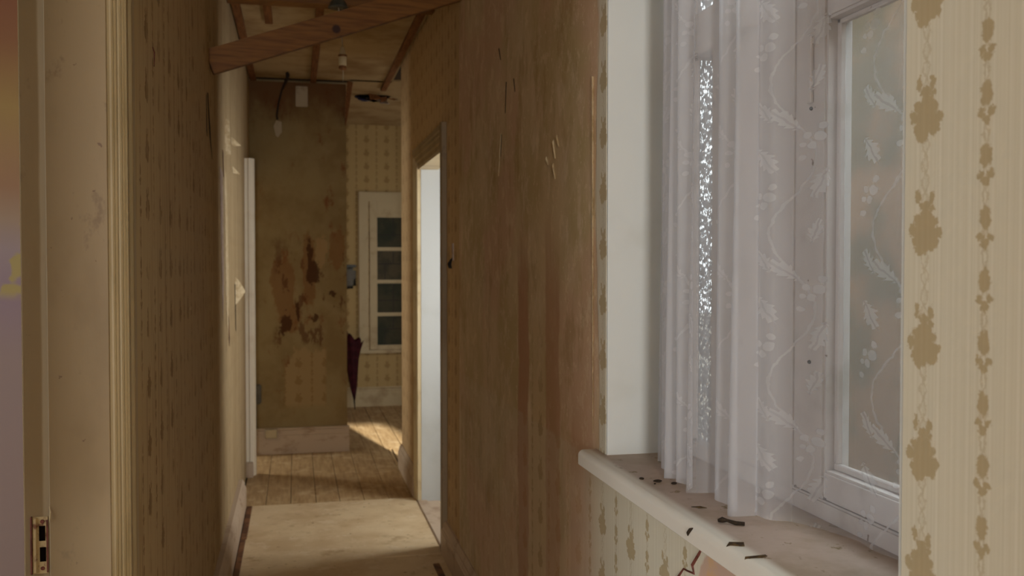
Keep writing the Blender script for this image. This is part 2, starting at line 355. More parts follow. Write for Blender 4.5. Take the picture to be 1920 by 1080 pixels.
# glass
def thin_glass(name, tint, refl=1.0, rough=0.02):
    t = NT(name); t.n.remove(t.b)
    tr = t.n.new('ShaderNodeBsdfTransparent'); tr.inputs[0].default_value = tint
    gl = t.n.new('ShaderNodeBsdfGlossy'); gl.inputs['Roughness'].default_value = rough
    lw = t.n.new('ShaderNodeLayerWeight'); fac = t.math('ADD', t.math('MULTIPLY', t.math('POWER', lw.outputs['Facing'], 4.0), .8), .04)
    mx = t.n.new('ShaderNodeMixShader'); t.l.new(fac, mx.inputs[0]); t.l.new(tr.outputs[0], mx.inputs[1]); t.l.new(gl.outputs[0], mx.inputs[2])
    t.l.new(mx.outputs[0], t.out.inputs[0]); return t.m
M_GLASS = thin_glass('window_glass', (.86, .88, .86, 1))
# obscured pattern glass: part clear, part scattering
t = NT('obscured_pattern_glass'); t.n.remove(t.b)
n = t.noise(95, 4, .65); v = t.n.new('ShaderNodeTexVoronoi'); t.l.new(t.pos, v.inputs['Vector']); v.inputs['Scale'].default_value = 90
k = t.ramp(t.math('ADD', n, t.math('MULTIPLY', v.outputs['Distance'], .5)), .64, .80)
tr = t.n.new('ShaderNodeBsdfTransparent'); tr.inputs[0].default_value = (.6, .61, .6, 1)
tl = t.n.new('ShaderNodeBsdfTranslucent'); tl.inputs[0].default_value = (.24, .24, .235, 1)
mx = t.n.new('ShaderNodeMixShader'); t.l.new(k, mx.inputs[0]); t.l.new(tr.outputs[0], mx.inputs[1]); t.l.new(tl.outputs[0], mx.inputs[2])
t.l.new(mx.outputs[0], t.out.inputs[0]); M_PATTERN = t.m
M_LEADGLASS = paint('dark_leaded_glass', (70, 66, 50), (52, 56, 44), 5, .4, .6, .6, .2, spec=.12)
M_LEADPALE = paint('milky_leaded_glass', (84, 76, 58), (68, 64, 50), 8, .4, .6, .6, .2, spec=.12)
M_LEAD = paint('dull_lead_came', (40, 34, 26), None, rough=.6, bump=.1)

# net curtain: woven leaves and berries are denser than the net
t = NT('white_net_curtain'); t.n.remove(t.b)
uv = t.n.new('ShaderNodeUVMap'); uvs = t.n.new('ShaderNodeSeparateXYZ'); t.l.new(uv.outputs[0], uvs.inputs[0])
U, V = uvs.outputs[0], uvs.outputs[1]
U = t.math('DIVIDE', U, 1.5); dn = t.noise(60, 2, .5, vec=t.comb(U, V, 0)); U = t.math('ADD', U, t.math('MULTIPLY', t.math('SUBTRACT', dn, .5), .012))
def rotated(p, ang):
    n_ = t.n.new('ShaderNodeVectorRotate'); n_.rotation_type = 'Z_AXIS'; t.put(n_.inputs['Vector'], p); n_.inputs['Angle'].default_value = ang; return n_.outputs[0]
def leaf(p, cx, cy, ang, L, Wd):
    q = rotated(t.vec('SUBTRACT', p, (cx, cy, 0)), -ang)
    s_ = t.n.new('ShaderNodeSeparateXYZ'); t.l.new(q, s_.inputs[0]); lx, ly = s_.outputs[0], s_.outputs[1]
    f = t.math('DIVIDE', lx, L)                                  # -1..1 along the leaf
    wid = t.math('MULTIPLY', t.math('SUBTRACT', 1.0, t.math('POWER', t.math('ABSOLUTE', f), 1.6)), Wd)
    saw = t.math('MULTIPLY', t.math('FRACT', t.math('MULTIPLY', f, 3.0)), Wd * .4)
    ed = t.math('SUBTRACT', t.math('SUBTRACT', wid, saw), t.math('ABSOLUTE', ly))
    body = t.ramp(ed, 0, .0012)
    vein = t.ramp(t.math('ABSOLUTE', ly), .0012, .0022)
    return t.math('MULTIPLY', body, t.math('ADD', t.math('MULTIPLY', vein, .6), .4))
CP, CR = .155, .27
p = t.comb(t.rep(U, CP, .03), t.rep(V, CR, .0))
p2 = t.comb(t.rep(U, CP, .03), t.rep(V, CR, .135))
def berries(p, cx, cy):
    return t.union(*[t.ell(p, cx + a, cy + b, r_, r_) for a, b, r_ in ((0, 0, .0085), (-.017, .003, .006), (-.010, -.015, .007), (.004, .018, .006), (-.022, -.013, .0045), (-.024, -.036, .005))])
s_ = t.n.new('ShaderNodeSeparateXYZ'); t.l.new(p, s_.inputs[0])
stem = t.ramp(t.math('ABSOLUTE', t.math('SUBTRACT', s_.outputs[0], t.math('MULTIPLY', t.math('SINE', t.math('MULTIPLY', V, 2 * math.pi / CR)), .03))), .0026, .0014)
pat = t.union(leaf(p, -.035, .065, 2.15, .034, .017), leaf(p, .035, .02, 1.2, .036, .015), leaf(p2, -.04, .02, -1.0, .030, .013), leaf(p2, -.012, .004, -.75, .034, .014),
              leaf(p, .03, -.06, -1.9, .030, .012), berries(p, -.03, .0), berries(p2, .035, -.03), t.math('MULTIPLY', stem, .7))
weave = t.noise(420, 1, .5, vec=t.comb(U, V, 0))
dens = t.n.new('ShaderNodeAttribute'); dens.attribute_name = 'gather'
op = t.math('ADD', t.math('ADD', dens.outputs['Fac'], t.math('MULTIPLY', pat, t.math('SUBTRACT', .30, t.math('MULTIPLY', dens.outputs['Fac'], .36)))), 0.0, clamp=True)
tr = t.n.new('ShaderNodeBsdfTransparent')
df = t.n.new('ShaderNodeBsdfDiffuse'); df.inputs[0].default_value = c4((222, 221, 224))
tl = t.n.new('ShaderNodeBsdfTranslucent'); tl.inputs[0].default_value = c4((222, 222, 225))
m1 = t.n.new('ShaderNodeMixShader'); m1.inputs[0].default_value = .45; t.l.new(df.outputs[0], m1.inputs[1]); t.l.new(tl.outputs[0], m1.inputs[2])
m2 = t.n.new('ShaderNodeMixShader'); t.l.new(op, m2.inputs[0]); t.l.new(tr.outputs[0], m2.inputs[1]); t.l.new(m1.outputs[0], m2.inputs[2])
t.l.new(m2.outputs[0], t.out.inputs[0]); M_NET = t.m

# ------------------------------------------------------------------ structure: floors
ST = 'structure'
CE = 2.95
bm = box(B(.97, 1.88, 4.45, 7.05, -.12, -.012), .97, 2.75, 7.05, 10.6, -.12, -.012)
fl = obj('floor', box(bm, -3.2, .97, -2.6, 10.6, -.12, -.012), M_SUB, kind=ST)
y = -2.4
for y1 in (-1.2, 0.0, 1.22, 2.44, 3.66, 4.88, 6.10):                       # hardboard sheets laid over the near boards
    obj('hardboard_sheet', B(-.30, .735, y + .002, y1 - .002, -.012, .005, .0015, 1), M_HARD, fl); y = y1
xs = -.34
k = 0
while xs < .74:                                                            # boards of the far end of the passage
    w = .148 + .004 * ((k * 7) % 3); dz = random.uniform(-.0015, .0015)
    obj('floor_board', B(xs + .0015, min(xs + w, .745) - .0015, 6.10, 7.80, -.012, dz, .0015, 1), M_BOARD, fl); xs += w; k += 1
xs = -.36; k = 0
while xs < 2.0:                                                            # lobby boards
    w = .15; dz = random.uniform(-.0015, .0015)
    obj('floor_board', B(xs + .0015, xs + w - .0015, 7.803, 10.15, -.012, dz, .0015, 1), M_BOARD, fl); xs += w; k += 1
obj('lobby_floor_sheet', B(.755, 2.6, 7.05, 7.80, -.012, .0), M_BOARD, fl)
obj('lobby_floor_sheet', B(1.95, 2.6, 7.80, 10.15, -.012, .0), M_BOARD, fl)
obj('side_room_floor', B(.87, 1.8, 4.6, 7.05, -.012, .0), M_HARD, fl)
obj('near_room_floor', B(-3.1, -.50, -.6, 3.2, -.012, .0), M_HARD, fl)
for a, b in ((-2.4, 3.1), (3.105, 4.35), (4.36, 5.35), (5.36, 6.07)):
    obj('trim_1', B(-.302, -.272 + random.uniform(-.004, .004), a, b, -.012, .012, .003, 1), M_STRIP, kind=ST)
obj('trim_2', B(.655, .688, 2.5, 4.70, .005, .013, .003, 1), M_STRIP, kind=ST)

# ceilings
bm = B(-3.2, .97, -2.6, 10.6, CE + .015, CE + .12); box(bm, .97, 1.88, 4.45, 7.05, CE + .015, CE + .12); box(bm, .97, 2.75, 7.05, 10.3, CE + .015, CE + .12)
ce = obj('ceiling', bm, M_SUB, kind=ST)
y = -2.5
for y1 in (-.6, 1.2, 3.0, 4.8, 6.0, 7.76):
    obj('ceiling_board', B(-.36, .76, y + .003, y1 - .003, CE, CE + .015, .001, 1), M_CEIL, ce); y = y1
obj('ceiling_board', B(-.45, .42, 7.90, 10.2, CE, CE + .015, .001, 1), M_CEIL, ce)
obj('ceiling_board', B(.425, 1.6, 7.70, 10.2, CE, CE + .015, .001, 1), M_CEIL, ce)
for x0, ya, yb in ((-.340, 5.35, 7.88), (.118, 5.35, 7.88), (.690, 5.35, 8.02), (-.172, 5.35, 5.93)):
    obj('batten', B(x0, x0 + .045, ya, yb, CE - .024, CE, .002, 1), M_BATTEN, ce)
obj('cross_beam', B(-.35, .75, 5.26, 5.35, CE - .066, CE, .003, 1), M_PINE, ce)

# right wall in one piece with its openings (window 1.075..2.27, door 5.0..6.0)
XR, XO, X2 = .75, .97, .87
bm = bmesh.new()
box(bm, XR, XO, -2.5, 1.075, 0, CE); box(bm, XR, XO, 1.075, 2.27, 0, .985); box(bm, XR, XO, 1.075, 2.27, 2.52, CE)
box(bm, XR, XO, 2.27, 4.47, 0, CE); box(bm, XR + .006, X2, 4.47, 5.00, 0, CE)
box(bm, XR + .006, X2, 5.00, 6.00, 2.10, CE); box(bm, XR + .006, X2, 6.00, 7.05, 0, CE)
wr = obj('wall_right', bm, M_RIGHT, kind=ST)
# left wall: near panel stands a finger proud of the far one
bm = bmesh.new(); box(bm, -.495, -.338, 1.965, 3.94, 0, CE); box(bm, -.495, -.35, 3.94, 7.05, 0, CE); box(bm, -.495, -.35, 7.05, 7.72, 2.15, CE)
box(bm, -.495, -.35, 7.72, 7.80, 0, CE); box(bm, -.495, -.338, .9, 1.965, 2.14, CE); box(bm, -.495, -.338, -2.5, .9, 0, CE)
wl = obj('wall_left', bm, M_LEFT, kind=ST)
we = obj('wall_end', B(-.36, .395, 7.775, 7.90, 0, 2.925), M_END, kind=ST)
bm = B(-.45, 2.6, 10.15, 10.3, 0, .60); box(bm, -.45, .76, 10.15, 10.3, .60, 2.24); box(bm, 1.46, 2.6, 10.15, 10.3, .60, 2.24); box(bm, -.45, 2.6, 10.15, 10.3, 2.24, CE); box(bm, -.45, 2.6, 10.25, 10.3, 0, CE)
wf = obj('wall_lobby', bm, M_LOBBY, kind=ST)
obj('wall_lobby_left', B(-.6, -.45, 7.90, 10.15, 0, CE), M_LOBBY, kind=ST)
obj('wall_lobby_right', B(2.6, 2.75, 7.05, 10.3, 0, CE), M_ROOMPLAIN, kind=ST)
# wall between lobby and side room: doorway hard against the passage wall lets the sun in
bm = B(1.80, 2.6, 7.05, 7.17, 0, CE); box(bm, .87, 1.80, 7.05, 7.17, 1.98, CE)
obj('wall_lobby_near', bm, M_ROOMPLAIN, kind=ST)
# side room (right): narrow, with a window towards -Y for the sun
bm = B(1.80, 1.88, 4.45, 7.05, 0, CE); box(bm, .97, 1.8, 4.45, 4.6, 0, .9); box(bm, .97, 1.8, 4.45, 4.6, 2.2, CE)
box(bm, .97, 1.30, 4.45, 4.6, .9, 2.2); box(bm, 1.76, 1.8, 4.45, 4.6, .9, 2.2)
obj('wall_side_room', bm, M_ROOMWHITE, kind=ST)
# near room (left) and the back of the passage
bm = B(-3.1, -.495, 3.2, 3.35, 0, CE); obj('wall_bedroom', bm, M_ROOM, kind=ST)
obj('wall_bedroom_left', B(-3.2, -3.08, -.8, 3.35, 0, CE), M_ROOMPLAIN, kind=ST)
obj('wall_bedroom_back', B(-3.1, -.495, -.8, -.65, 0, CE), M_ROOMPLAIN, kind=ST)
obj('wall_back', B(-.5, 1.0, -2.65, -2.5, 0, CE), M_ROOMPLAIN, kind=ST)
bm = B(-3.1, -.495, 6.3, 6.45, 0, CE); box(bm, -3.1, -.6, 7.95, 8.1, 0, CE); box(bm, -3.25, -3.1, 6.3, 8.1, 0, CE)
obj('wall_far_room', bm, M_ROOMPLAIN, kind=ST)
# outside the big window
obj('wall_garden', B(2.2, 2.35, -2.9, 3.9, -.3, 2.7), M_OUT, kind=ST)
obj('wall_sun_blocker', B(1.5, 2.6, -6, -3, -.3, 6.0), M_OUT, kind=ST)  # unseen block added to keep direct sun off the window reveal
obj('ground_outside', B(.97, 30, -14, 30, -.4, -.14), M_GROUND, kind=ST)

# skirtings
def skirt(name, pts_axis, profile, a0, a1, flip, base, mat=None):
    bm = bmesh.new(); prism(bm, [(base + flip * d, z) for d, z in profile], pts_axis, a0, a1)
    return obj(name, bm, mat or M_SKIRT, kind=ST)
PROF = [(-.016, 0), (.030, 0), (.030, .118), (.026, .124), (.026, .130), (.020, .140), (.022, .150), (.014, .162), (.008, .172), (-.016, .172)]
skirt('baseboard_left', 1, PROF, 2.05, 6.10, 1, -.35 + .015)
skirt('baseboard_right', 1, PROF, -2.4, 4.88, -1, .752)
skirt('baseboard_right_far', 1, [(d, z) for d, z in PROF], 6.14, 7.05, -1, .756)
PE = [(0, 0), (.028, 0), (.028, .142), (.022, .150), (.022, .185), (.032, .192), (.026, .205), (0, .205)]
bm = bmesh.new(); prism(bm, [(7.776 - d, z) for d, z in PE], 0, -.315, .41); obj('baseboard_end', bm, M_SKIRT, kind=ST)
bm = bmesh.new(); prism(bm, [(10.151 - d * .8, z) for d, z in PE], 0, -.44, 2.6); obj('baseboard_lobby', bm, M_CREAM, kind=ST)

# ------------------------------------------------------------------ door_1: jamb on the left, in the foreground
d1 = empty('door_1', (-.42, 1.93, 0), ST)
def par(o, p):                                                              # keep world position
    o.parent = p; o.matrix_parent_inverse = Matrix.Translation(p.location).inverted(); return o
def pobj(name, bm, m, p, **k): return par(obj(name, bm, m, **k), p)
pobj('jamb_lining', B(-.496, -.336, 1.931, 1.964, 0, 2.14, .0015, 1), M_JAMB, d1)
bm = bmesh.new(); prism(bm, [(-.4525, 1.931), (-.4495, 1.918), (-.448, 1.9165), (-.343, 1.9165), (-.3415, 1.919), (-.3415, 1.931)], 2, 0, 2.115)
pobj('door_stop', bm, M_JAMB, d1)
arch = [(-.3430, 1.930), (-.3425, 1.921), (-.3375, 1.920), (-.334, 1.920), (-.331, 1.923), (-.331, 1.928), (-.327, 1.930), (-.3245, 1.926), (-.321, 1.9245), (-.318, 1.928), (-.318, 1.934),
        (-.315, 1.937), (-.3125, 1.935), (-.310, 1.938), (-.310, 1.956), (-.313, 1.960), (-.310, 1.965), (-.307, 1.975), (-.309, 1.985), (-.312, 1.990), (-.309, 1.996), (-.308, 2.018), (-.312, 2.028), (-.3430, 2.028)]
bm = bmesh.new(); prism(bm, arch, 2, 0, 2.24); pobj('architrave', bm, M_BEAD, d1)
bm = bmesh.new(); prism(bm, [(-.494, 1.936), (-.497, 1.9335), (-.4985, 1.940), (-.4985, 2.03), (-.494, 2.03)], 2, 0, 2.24); pobj('architrave', bm, M_CASING, d1)  # lighter paint puts the lit edge line into the colour
pobj('head_lining', B(-.496, -.336, .9, 1.931, 2.14, 2.17), M_JAMB, d1)
sp = pobj('strike_plate', B(-.4835, -.4545, 1.9285, 1.9315, .921, 1.028, .0008, 1), M_PLATE, d1)
sp['label'] = 'worn metal strike plate with two latch holes'
def sub(name, bm, m, p, root): return par(obj(name, bm, m), p)
sub('latch_hole', B(-.470, -.4595, 1.9275, 1.9290, .983, 1.011), M_HOLE, sp, d1)
sub('latch_hole', B(-.469, -.4585, 1.9275, 1.9290, .944, .971), M_HOLE, sp, d1)
sub('rusty_lip', B(-.4845, -.4815, 1.9235, 1.9300, .921, 1.029, .0006, 1), M_RUST, sp, d1)
sub('bent_lip', B(-.4810, -.4735, 1.9250, 1.9290, .923, 1.027, .0015, 2), M_PLATE, sp, d1)
sub('rusty_edge', B(-.4575, -.4545, 1.9278, 1.9290, .923, 1.022), M_RUST, sp, d1)
for z in (1.019, .931):
    bm = bmesh.new(); bmesh.ops.create_cone(bm, cap_ends=True, segments=16, radius1=.0042, radius2=.0032, depth=.002,
        matrix=Matrix.Translation((-.4645, 1.9282, z)) @ Matrix.Rotation(math.pi / 2, 4, 'X'))
    box(bm, -.4680, -.4610, 1.9268, 1.9274, z - .0005, z + .0005); sub('screw', bm, M_RUST, sp, d1)
# curl of peeling paint beside the plate
bm = bmesh.new(); tube(bm, [(-.4490, 1.9155, 1.050), (-.4470, 1.9140, 1.040), (-.4475, 1.9125, 1.030), (-.4492, 1.9145, 1.020)], [.0003, .0011, .0013, .0004], 6)
pobj('paint_curl', bm, M_CREAM, d1)

# ------------------------------------------------------------------ window_1 with its sill and reveal
w1 = empty('window_1', (.95, 1.67, 1.025), ST)
pobj('reveal', B(XR + .001, .97, 2.262, 2.275, 1.02, 2.52), M_WHITE, w1)
pobj('reveal', B(XR + .001, .97, 1.070, 1.082, 1.02, 2.52), M_WHITE, w1)
pobj('reveal_head', B(XR + .001, .97, 1.075, 2.27, 2.508, 2.525), M_WHITE, w1)
nose = [(.704, .986), (.701, .989)] + [(.701 + .014 * (1 - math.cos(a * math.pi / 16)), 1.011 + .014 * math.sin(a * math.pi / 16)) for a in range(0, 9)]
bm = bmesh.new(); prism(bm, nose + [(1.0, 1.025), (1.0, .986)], 1, 1.075, 2.27)
prism(bm, nose + [(.7485, 1.025), (.7485, .986)], 1, 2.27, 2.345); prism(bm, nose + [(.7485, 1.025), (.7485, .986)], 1, .98, 1.075)
ws = pobj('windowsill', bm, M_SILL, w1, smooth=False)

ws['label'] = 'grubby white window board with rounded nosing'
XF = .948                                                                   # front face of the fixed frame
XB = 1.02
def fr(name, y0, y1, z0, z1, xf=XF, m=None, bev=.004, xb=XB): return pobj(name, B(xf, xb, y0, y1, z0, z1, bev, 2), m or M_FRAME, w1)
fr('frame_stile', 2.243, 2.262, 1.025, 2.51, xb=.988); fr('frame_stile', 1.082, 1.13, 1.025, 2.51)
fr('frame_rail', 1.13, 1.80, 1.025, 1.062); fr('frame_rail', 1.13, 2.243, 2.45, 2.51)
fr('mullion', 1.705, 1.80, 1.062, 2.45); fr('transom', 1.80, 2.243, 2.005, 2.105)
fr('mullion_panel', 1.80, 2.118, 1.062, 2.45, XF + .012)
# narrow sidelight of obscured glass above and below the transom
pobj('obscured_pane', B(.986, .990, 2.10, 2.25, 1.05, 2.01), M_PATTERN, w1); pobj('obscured_pane', B(.986, .990, 2.10, 2.25, 2.095, 2.46), M_PATTERN, w1)
fr('sidelight_rail', 1.80, 2.243, 1.025, 1.062, XF + .004)
# opening casement on the near side
cs = pobj('casement', box(box(box(B(XF - .004, 1.0, 1.590, 1.698, 1.066, 2.02, .005, 2), XF - .004, 1.0, 1.136, 1.215, 1.066, 2.02, .005, 2), XF - .004, 1.0, 1.215, 1.590, 1.066, 1.120, .005, 2), XF - .004, 1.0, 1.215, 1.590, 1.945, 2.02, .005, 2), M_FRAME, w1)
par(obj('pane', B(.978, .982, 1.213, 1.592, 1.118, 1.947), M_GLASS), cs)
par(obj('gap_shade_strip', B(XF + .014, XF + .018, 1.690, 1.712, 1.058, 2.04), M_DARK), cs)  # dark strip added to paint the shade between casement and mullion
par(obj('glazing_bead', box(box(B(.966, .978, 1.215, 1.590, 1.120, 1.132, .002, 1), .966, .978, 1.578, 1.590, 1.132, 1.945, .002, 1), .966, .978, 1.215, 1.590, 1.936, 1.945, .002, 1), M_FRAME), cs)
fr('transom', 1.13, 1.705, 2.03, 2.09); pobj('pane', B(.985, .989, 1.12, 1.71, 2.08, 2.46), M_GLASS, w1)
# espagnolette latch plate with two screws on the mullion
pobj('latch_plate', B(XF - .012, XF - .0045, 1.630, 1.646, 1.80, 1.93, .002, 1), M_FRAME, w1)
for z in (1.79, 1.315):
    bm = bmesh.new(); bmesh.ops.create_icosphere(bm, subdivisions=1, radius=.004, matrix=Matrix.Translation((XF - .006, 1.637, z))); pobj('nail_head', bm, M_DARK, w1)

# ------------------------------------------------------------------ net curtain
path = [(.915, 2.250), (.885, 2.215), (.862, 2.16), (.835, 2.08), (.815, 2.02), (.802, 1.94), (.800, 1.87), (.812, 1.80), (.815, 1.73), (.806, 1.66), (.815, 1.615), (.872, 1.575),
        (.910, 1.52), (.920, 1.44), (.922, 1.34), (.922, 1.22), (.920, 1.10)]
def resample(pts, n):
    P = [Vector((*q, 0)) for q in pts]; L = [0]
    for a, b in zip(P, P[1:]): L.append(L[-1] + (b - a).length)
    out = []
    for i in range(n):
        s = L[-1] * i / (n - 1); j = max(k for k in range(len(L) - 1) if L[k] <= s + 1e-9)
        f = (s - L[j]) / (L[j + 1] - L[j]); out.append((P[j].lerp(P[j + 1], f), s))
    return out
NC, NR = 420, 26
bm = bmesh.new(); uvl = bm.loops.layers.uv.new('UVMap'); dl = bm.verts.layers.float.new('gather')
rs = resample(path, NC); total = rs[-1][1]; grid = []; us = []
ph = 0.0; u = 0.0; prevp = None; base = []
for i, (p, s) in enumerate(rs):
    q = rs[min(i + 1, NC - 1)][0] - rs[max(i - 1, 0)][0]; nrm = Vector((-q.y, q.x, 0)).normalized()
    f = s / total
    gather = max(.12, min(1.0, (p.y - 1.56) / .06)) if f > .3 else 1.0
    ph += (2 * math.pi / (.060 + .045 * math.sin(s * 9) ** 2 if gather > .5 else .12)) * (total / (NC - 1))
    base.append((p, nrm, ph, gather, f))
for r_ in range(NR + 1):
    zf = r_ / NR; row = []
    for i, (p, nrm, ph, gth, f) in enumerate(base):
        amp = (.0105 * gth + .0015) * (1.0 + .35 * (1 - zf))
        w = math.sin(ph + .5 * math.sin(zf * 3 + i * .013)) + .35 * math.sin(ph * .47 + 1.1 + zf * 1.3)
        drift = Vector((.012, .085, 0)) * zf * max(0, 1 - f * 3.2) * -0.55 if f < .32 else Vector((0, 0, 0))
        pos = p + nrm * w * amp + drift
        z0 = 1.0275 + (.004 * math.sin(ph * .5) + .004 if gth > .5 else .004)
        if pos.x > .938: pos.x = .938
        v = bm.verts.new((pos.x, pos.y, z0 + (2.47 - z0) * zf)); v[dl] = (.34 + .22 * min(1, max(0, (2.25 - p.y) / .25)) + .10 * math.sin(ph * .31 + 2) - .34 * math.exp(-((p.y - 1.835) / .030) ** 2)) * max(0, (gth - .12) / .88) + .26 * (1 - max(0, (gth - .12) / .88))
        row.append(v)
    grid.append(row)
acc = [0.0]
for i in range(1, NC): acc.append(acc[-1] + (grid[0][i].co - grid[0][i - 1].co).length)
for r_ in range(NR):
    for i in range(NC - 1):
        fc = bm.faces.new((grid[r_][i], grid[r_][i + 1], grid[r_ + 1][i + 1], grid[r_ + 1][i])); fc.smooth = True
        for lp, (a, b) in zip(fc.loops, ((i, r_), (i + 1, r_), (i + 1, r_ + 1), (i, r_ + 1))):
            lp[uvl].uv = (acc[a], grid[b][a].co.z)
nc = obj('net_curtain', bm, M_NET)
tag(nc, 'sheer white net curtain woven with leaves and berries hanging in the window recess', 'curtain')
rod = bmesh.new(); tube(rod, [(.90, 1.085, 2.478), (.90, 2.26, 2.478)], .007, 10); par(obj('curtain_wire', rod, M_FRAME), nc)

# ------------------------------------------------------------------ door_2: doorway in the right wall
d2 = empty('door_2', (.75, 5.5, 0), ST)
AP = [(0, 0), (.012, .006), (.012, .030), (.020, .036), (.020, .060), (.026, .068), (.026, .085), (.030, .092), (.030, .118), (.024, .124), (0, .124)]   # (projection, distance from the opening)
bm = bmesh.new(); prism(bm, [(.755 - d, 5.004 - s) for d, s in AP], 2, 0, 2.224); pobj('architrave', bm, M_BATTEN if False else M_JAMB, d2)
bm = bmesh.new(); prism(bm, [(.765, 5.990), (.741, 5.990)] + [(.757 - d, 5.996 + s) for d, s in AP[2:-1]] + [(.765, 6.12)], 2, 0, 2.224); pobj('architrave', bm, M_CREAM, d2)
bm = bmesh.new(); prism(bm, [(.755 - d, 2.098 + s) for d, s in AP], 1, 4.885, 6.115); pobj('head_architrave', bm, M_BEAD, d2)
pobj('jamb_lining', B(.764, .890, 5.988, 6.004, 0, 2.11), M_JWHITE, d2); pobj('jamb_lining', B(.748, .872, 4.998, 5.015, 0, 2.11), M_JAMB, d2)
pobj('head_lining', B(.748, .872, 5.0, 6.0, 2.088, 2.105), M_CREAM, d2)
bm = B(.735, .80, 5.015, 5.985, -.012, .014, .004, 2); box(bm, .80, .872, 5.015, 5.985, -.012, .006, .002, 1); pobj('threshold', bm, M_SKIRT, d2)
hk = empty('coat_hook', (.745, 4.68, 1.53)); tag(hk, 'small dark hook on a pale plate fixed beside the right-hand doorway', 'hook')
pobj('back_plate', B(.751, .757, 4.66, 4.70, 1.515, 1.60, .002, 1), M_TORN2, hk)
bm = bmesh.new(); tube(bm, [(.756, 4.68, 1.530), (.744, 4.68, 1.515), (.737, 4.68, 1.498), (.741, 4.68, 1.482), (.748, 4.68, 1.478)], [.004, .007, .010, .008, .003], 8); pobj('hook', bm, M_DARK, hk)

# ------------------------------------------------------------------ door_3: doorway far left, bright casing
d3 = empty('door_3', (-.35, 7.4, 0), ST)
bm = bmesh.new(); prism(bm, [(-.352, 7.0), (-.330, 7.0), (-.322, 6.992), (-.300, 6.992), (-.292, 7.0), (-.284, 7.02), (-.282, 7.05), (-.29, 7.075), (-.352, 7.075)], 2, 0, 2.24)
pobj('architrave', bm, M_CASING, d3)
pobj('head_architrave', B(-.352, -.318, 7.07, 7.75, 2.14, 2.24, .004, 2), M_CREAM, d3)
pobj('jamb_lining', B(-.495, -.352, 7.045, 7.06, 0, 2.15), M_CREAM, d3); pobj('jamb_lining', B(-.495, -.352, 7.71, 7.725, 0, 2.15), M_CREAM, d3)
pobj('plinth_block', B(-.350, -.30, 6.93, 6.99, 0, .10, .004, 2), M_SKIRT, d3)

# ------------------------------------------------------------------ window_2: leaded internal window at the far end
w2 = empty('window_2', (.95, 10.14, .6), ST)
XA = .64
pobj('architrave', B(XA, XA + .10, 10.118, 10.152, .585, 2.25, .006, 2), M_CREAM, w2)
pobj('head_architrave', B(XA, 1.52, 10.116, 10.152, 2.15, 2.25, .006, 2), M_CREAM, w2)
pobj('sill_board', B(XA, 1.52, 10.105, 10.152, .56, .595, .006, 2), M_CREAM, w2)
pobj('sash_stile', B(.752, .832, 10.128, 10.17, .60, 2.15, .005, 2), M_CREAM, w2)
pobj('sash_rail', B(.83, 1.50, 10.128, 10.17, 1.985, 2.15, .005, 2), M_CREAM, w2)
pobj('sash_rail', B(.83, 1.50, 10.128, 10.17, .595, .645, .005, 2), M_CREAM, w2)
pobj('sash_stile', B(1.40, 1.50, 10.128, 10.17, .60, 2.15, .005, 2), M_CREAM, w2)
zs = [.645, .968, 1.312, 1.654, 1.985]
for i in range(3): pobj('glazing_bar', B(.83, 1.42, 10.130, 10.168, zs[i + 1] - .019, zs[i + 1] + .019, .004, 2), M_CREAM, w2)
pobj('glazing_bar', B(1.105, 1.14, 10.132, 10.166, .64, 1.99, .004, 2), M_CREAM, w2)
for i in range(4):
    for x0, x1 in ((.832, 1.105), (1.14, 1.40)):
        z0, z1 = zs[i] + (.019 if i else 0), zs[i + 1] - (.019 if i < 3 else 0)
        pn = pobj('pane', B(x0, x1, 10.155, 10.16, z0, z1), M_LEADGLASS if i in (0, 1, 3) else M_LEADPALE, w2)
        bm = bmesh.new(); zm = z0 + (z1 - z0) * (.42 if i % 2 else .55)
        box(bm, x0, x1, 10.152, 10.157, zm - .004, zm + .004); xm = x0 + (x1 - x0) * .62
        box(bm, xm - .004, xm + .004, 10.152, 10.157, zm if i != 1 else z0, z1)
        if i in (0, 2): box(bm, x0 + (x1 - x0) * .3 - .004, x0 + (x1 - x0) * .3 + .004, 10.152, 10.157, z0, zm)
        par(obj('lead_came', bm, M_LEAD), pn)

# ------------------------------------------------------------------ things
# sloping loose beam across the passage
A = Vector((-.352, 4.24, 2.345)); Bv = Vector((.753, 4.40, 2.768))
ax = (Bv - A).normalized(); L = (Bv - A).length
mid = (A + Bv) / 2
bm = B(0, L, -.024, .024, -.052, .052, .003, 2)
side = Vector((0, 0, 1)).cross(ax).normalized(); upv = ax.cross(side)
Mx = Matrix((ax, side, upv)).transposed().to_4x4(); Mx.translation = A
bm.transform(Mx)
bm.transform(Matrix.Translation(-mid)); beam = obj('timber_beam', bm, M_PINE); beam.location = mid
tag(beam, 'orange pine beam with dark knots sloping across the passage under the ceiling', 'beam')

# pendant
pl = empty('pendant_light', (.235, 5.2, CE)); tag(pl, 'bare pendant lampholder on a cord below a dark enamel ceiling rose', 'lamp')
PX, PY, RX = .248, 5.20, .226
bm = bmesh.new(); lathe(bm, [(.001, CE), (.030, CE - .001), (.031, CE - .030), (.020, CE - .036), (.022, CE - .046), (.040, CE - .066), (.052, CE - .090), (.053, CE - .096), (.001, CE - .094)], (RX, PY)); pobj('ceiling_rose', bm, M_GREY, pl, smooth=True)
bm = bmesh.new(); tube(bm, [(RX + .002, PY, CE - .09), (RX + .012, PY, CE - .18), (PX - .002, PY, 2.69), (PX, PY, 2.64)], .003, 8); pobj('cord', bm, M_BOX, pl)
bm = bmesh.new(); lathe(bm, [(.003, 2.652), (.010, 2.648), (.016, 2.622), (.021, 2.604), (.021, 2.552), (.018, 2.549)], (PX, PY)); pobj('lampholder', bm, M_CREAM, pl, smooth=True)
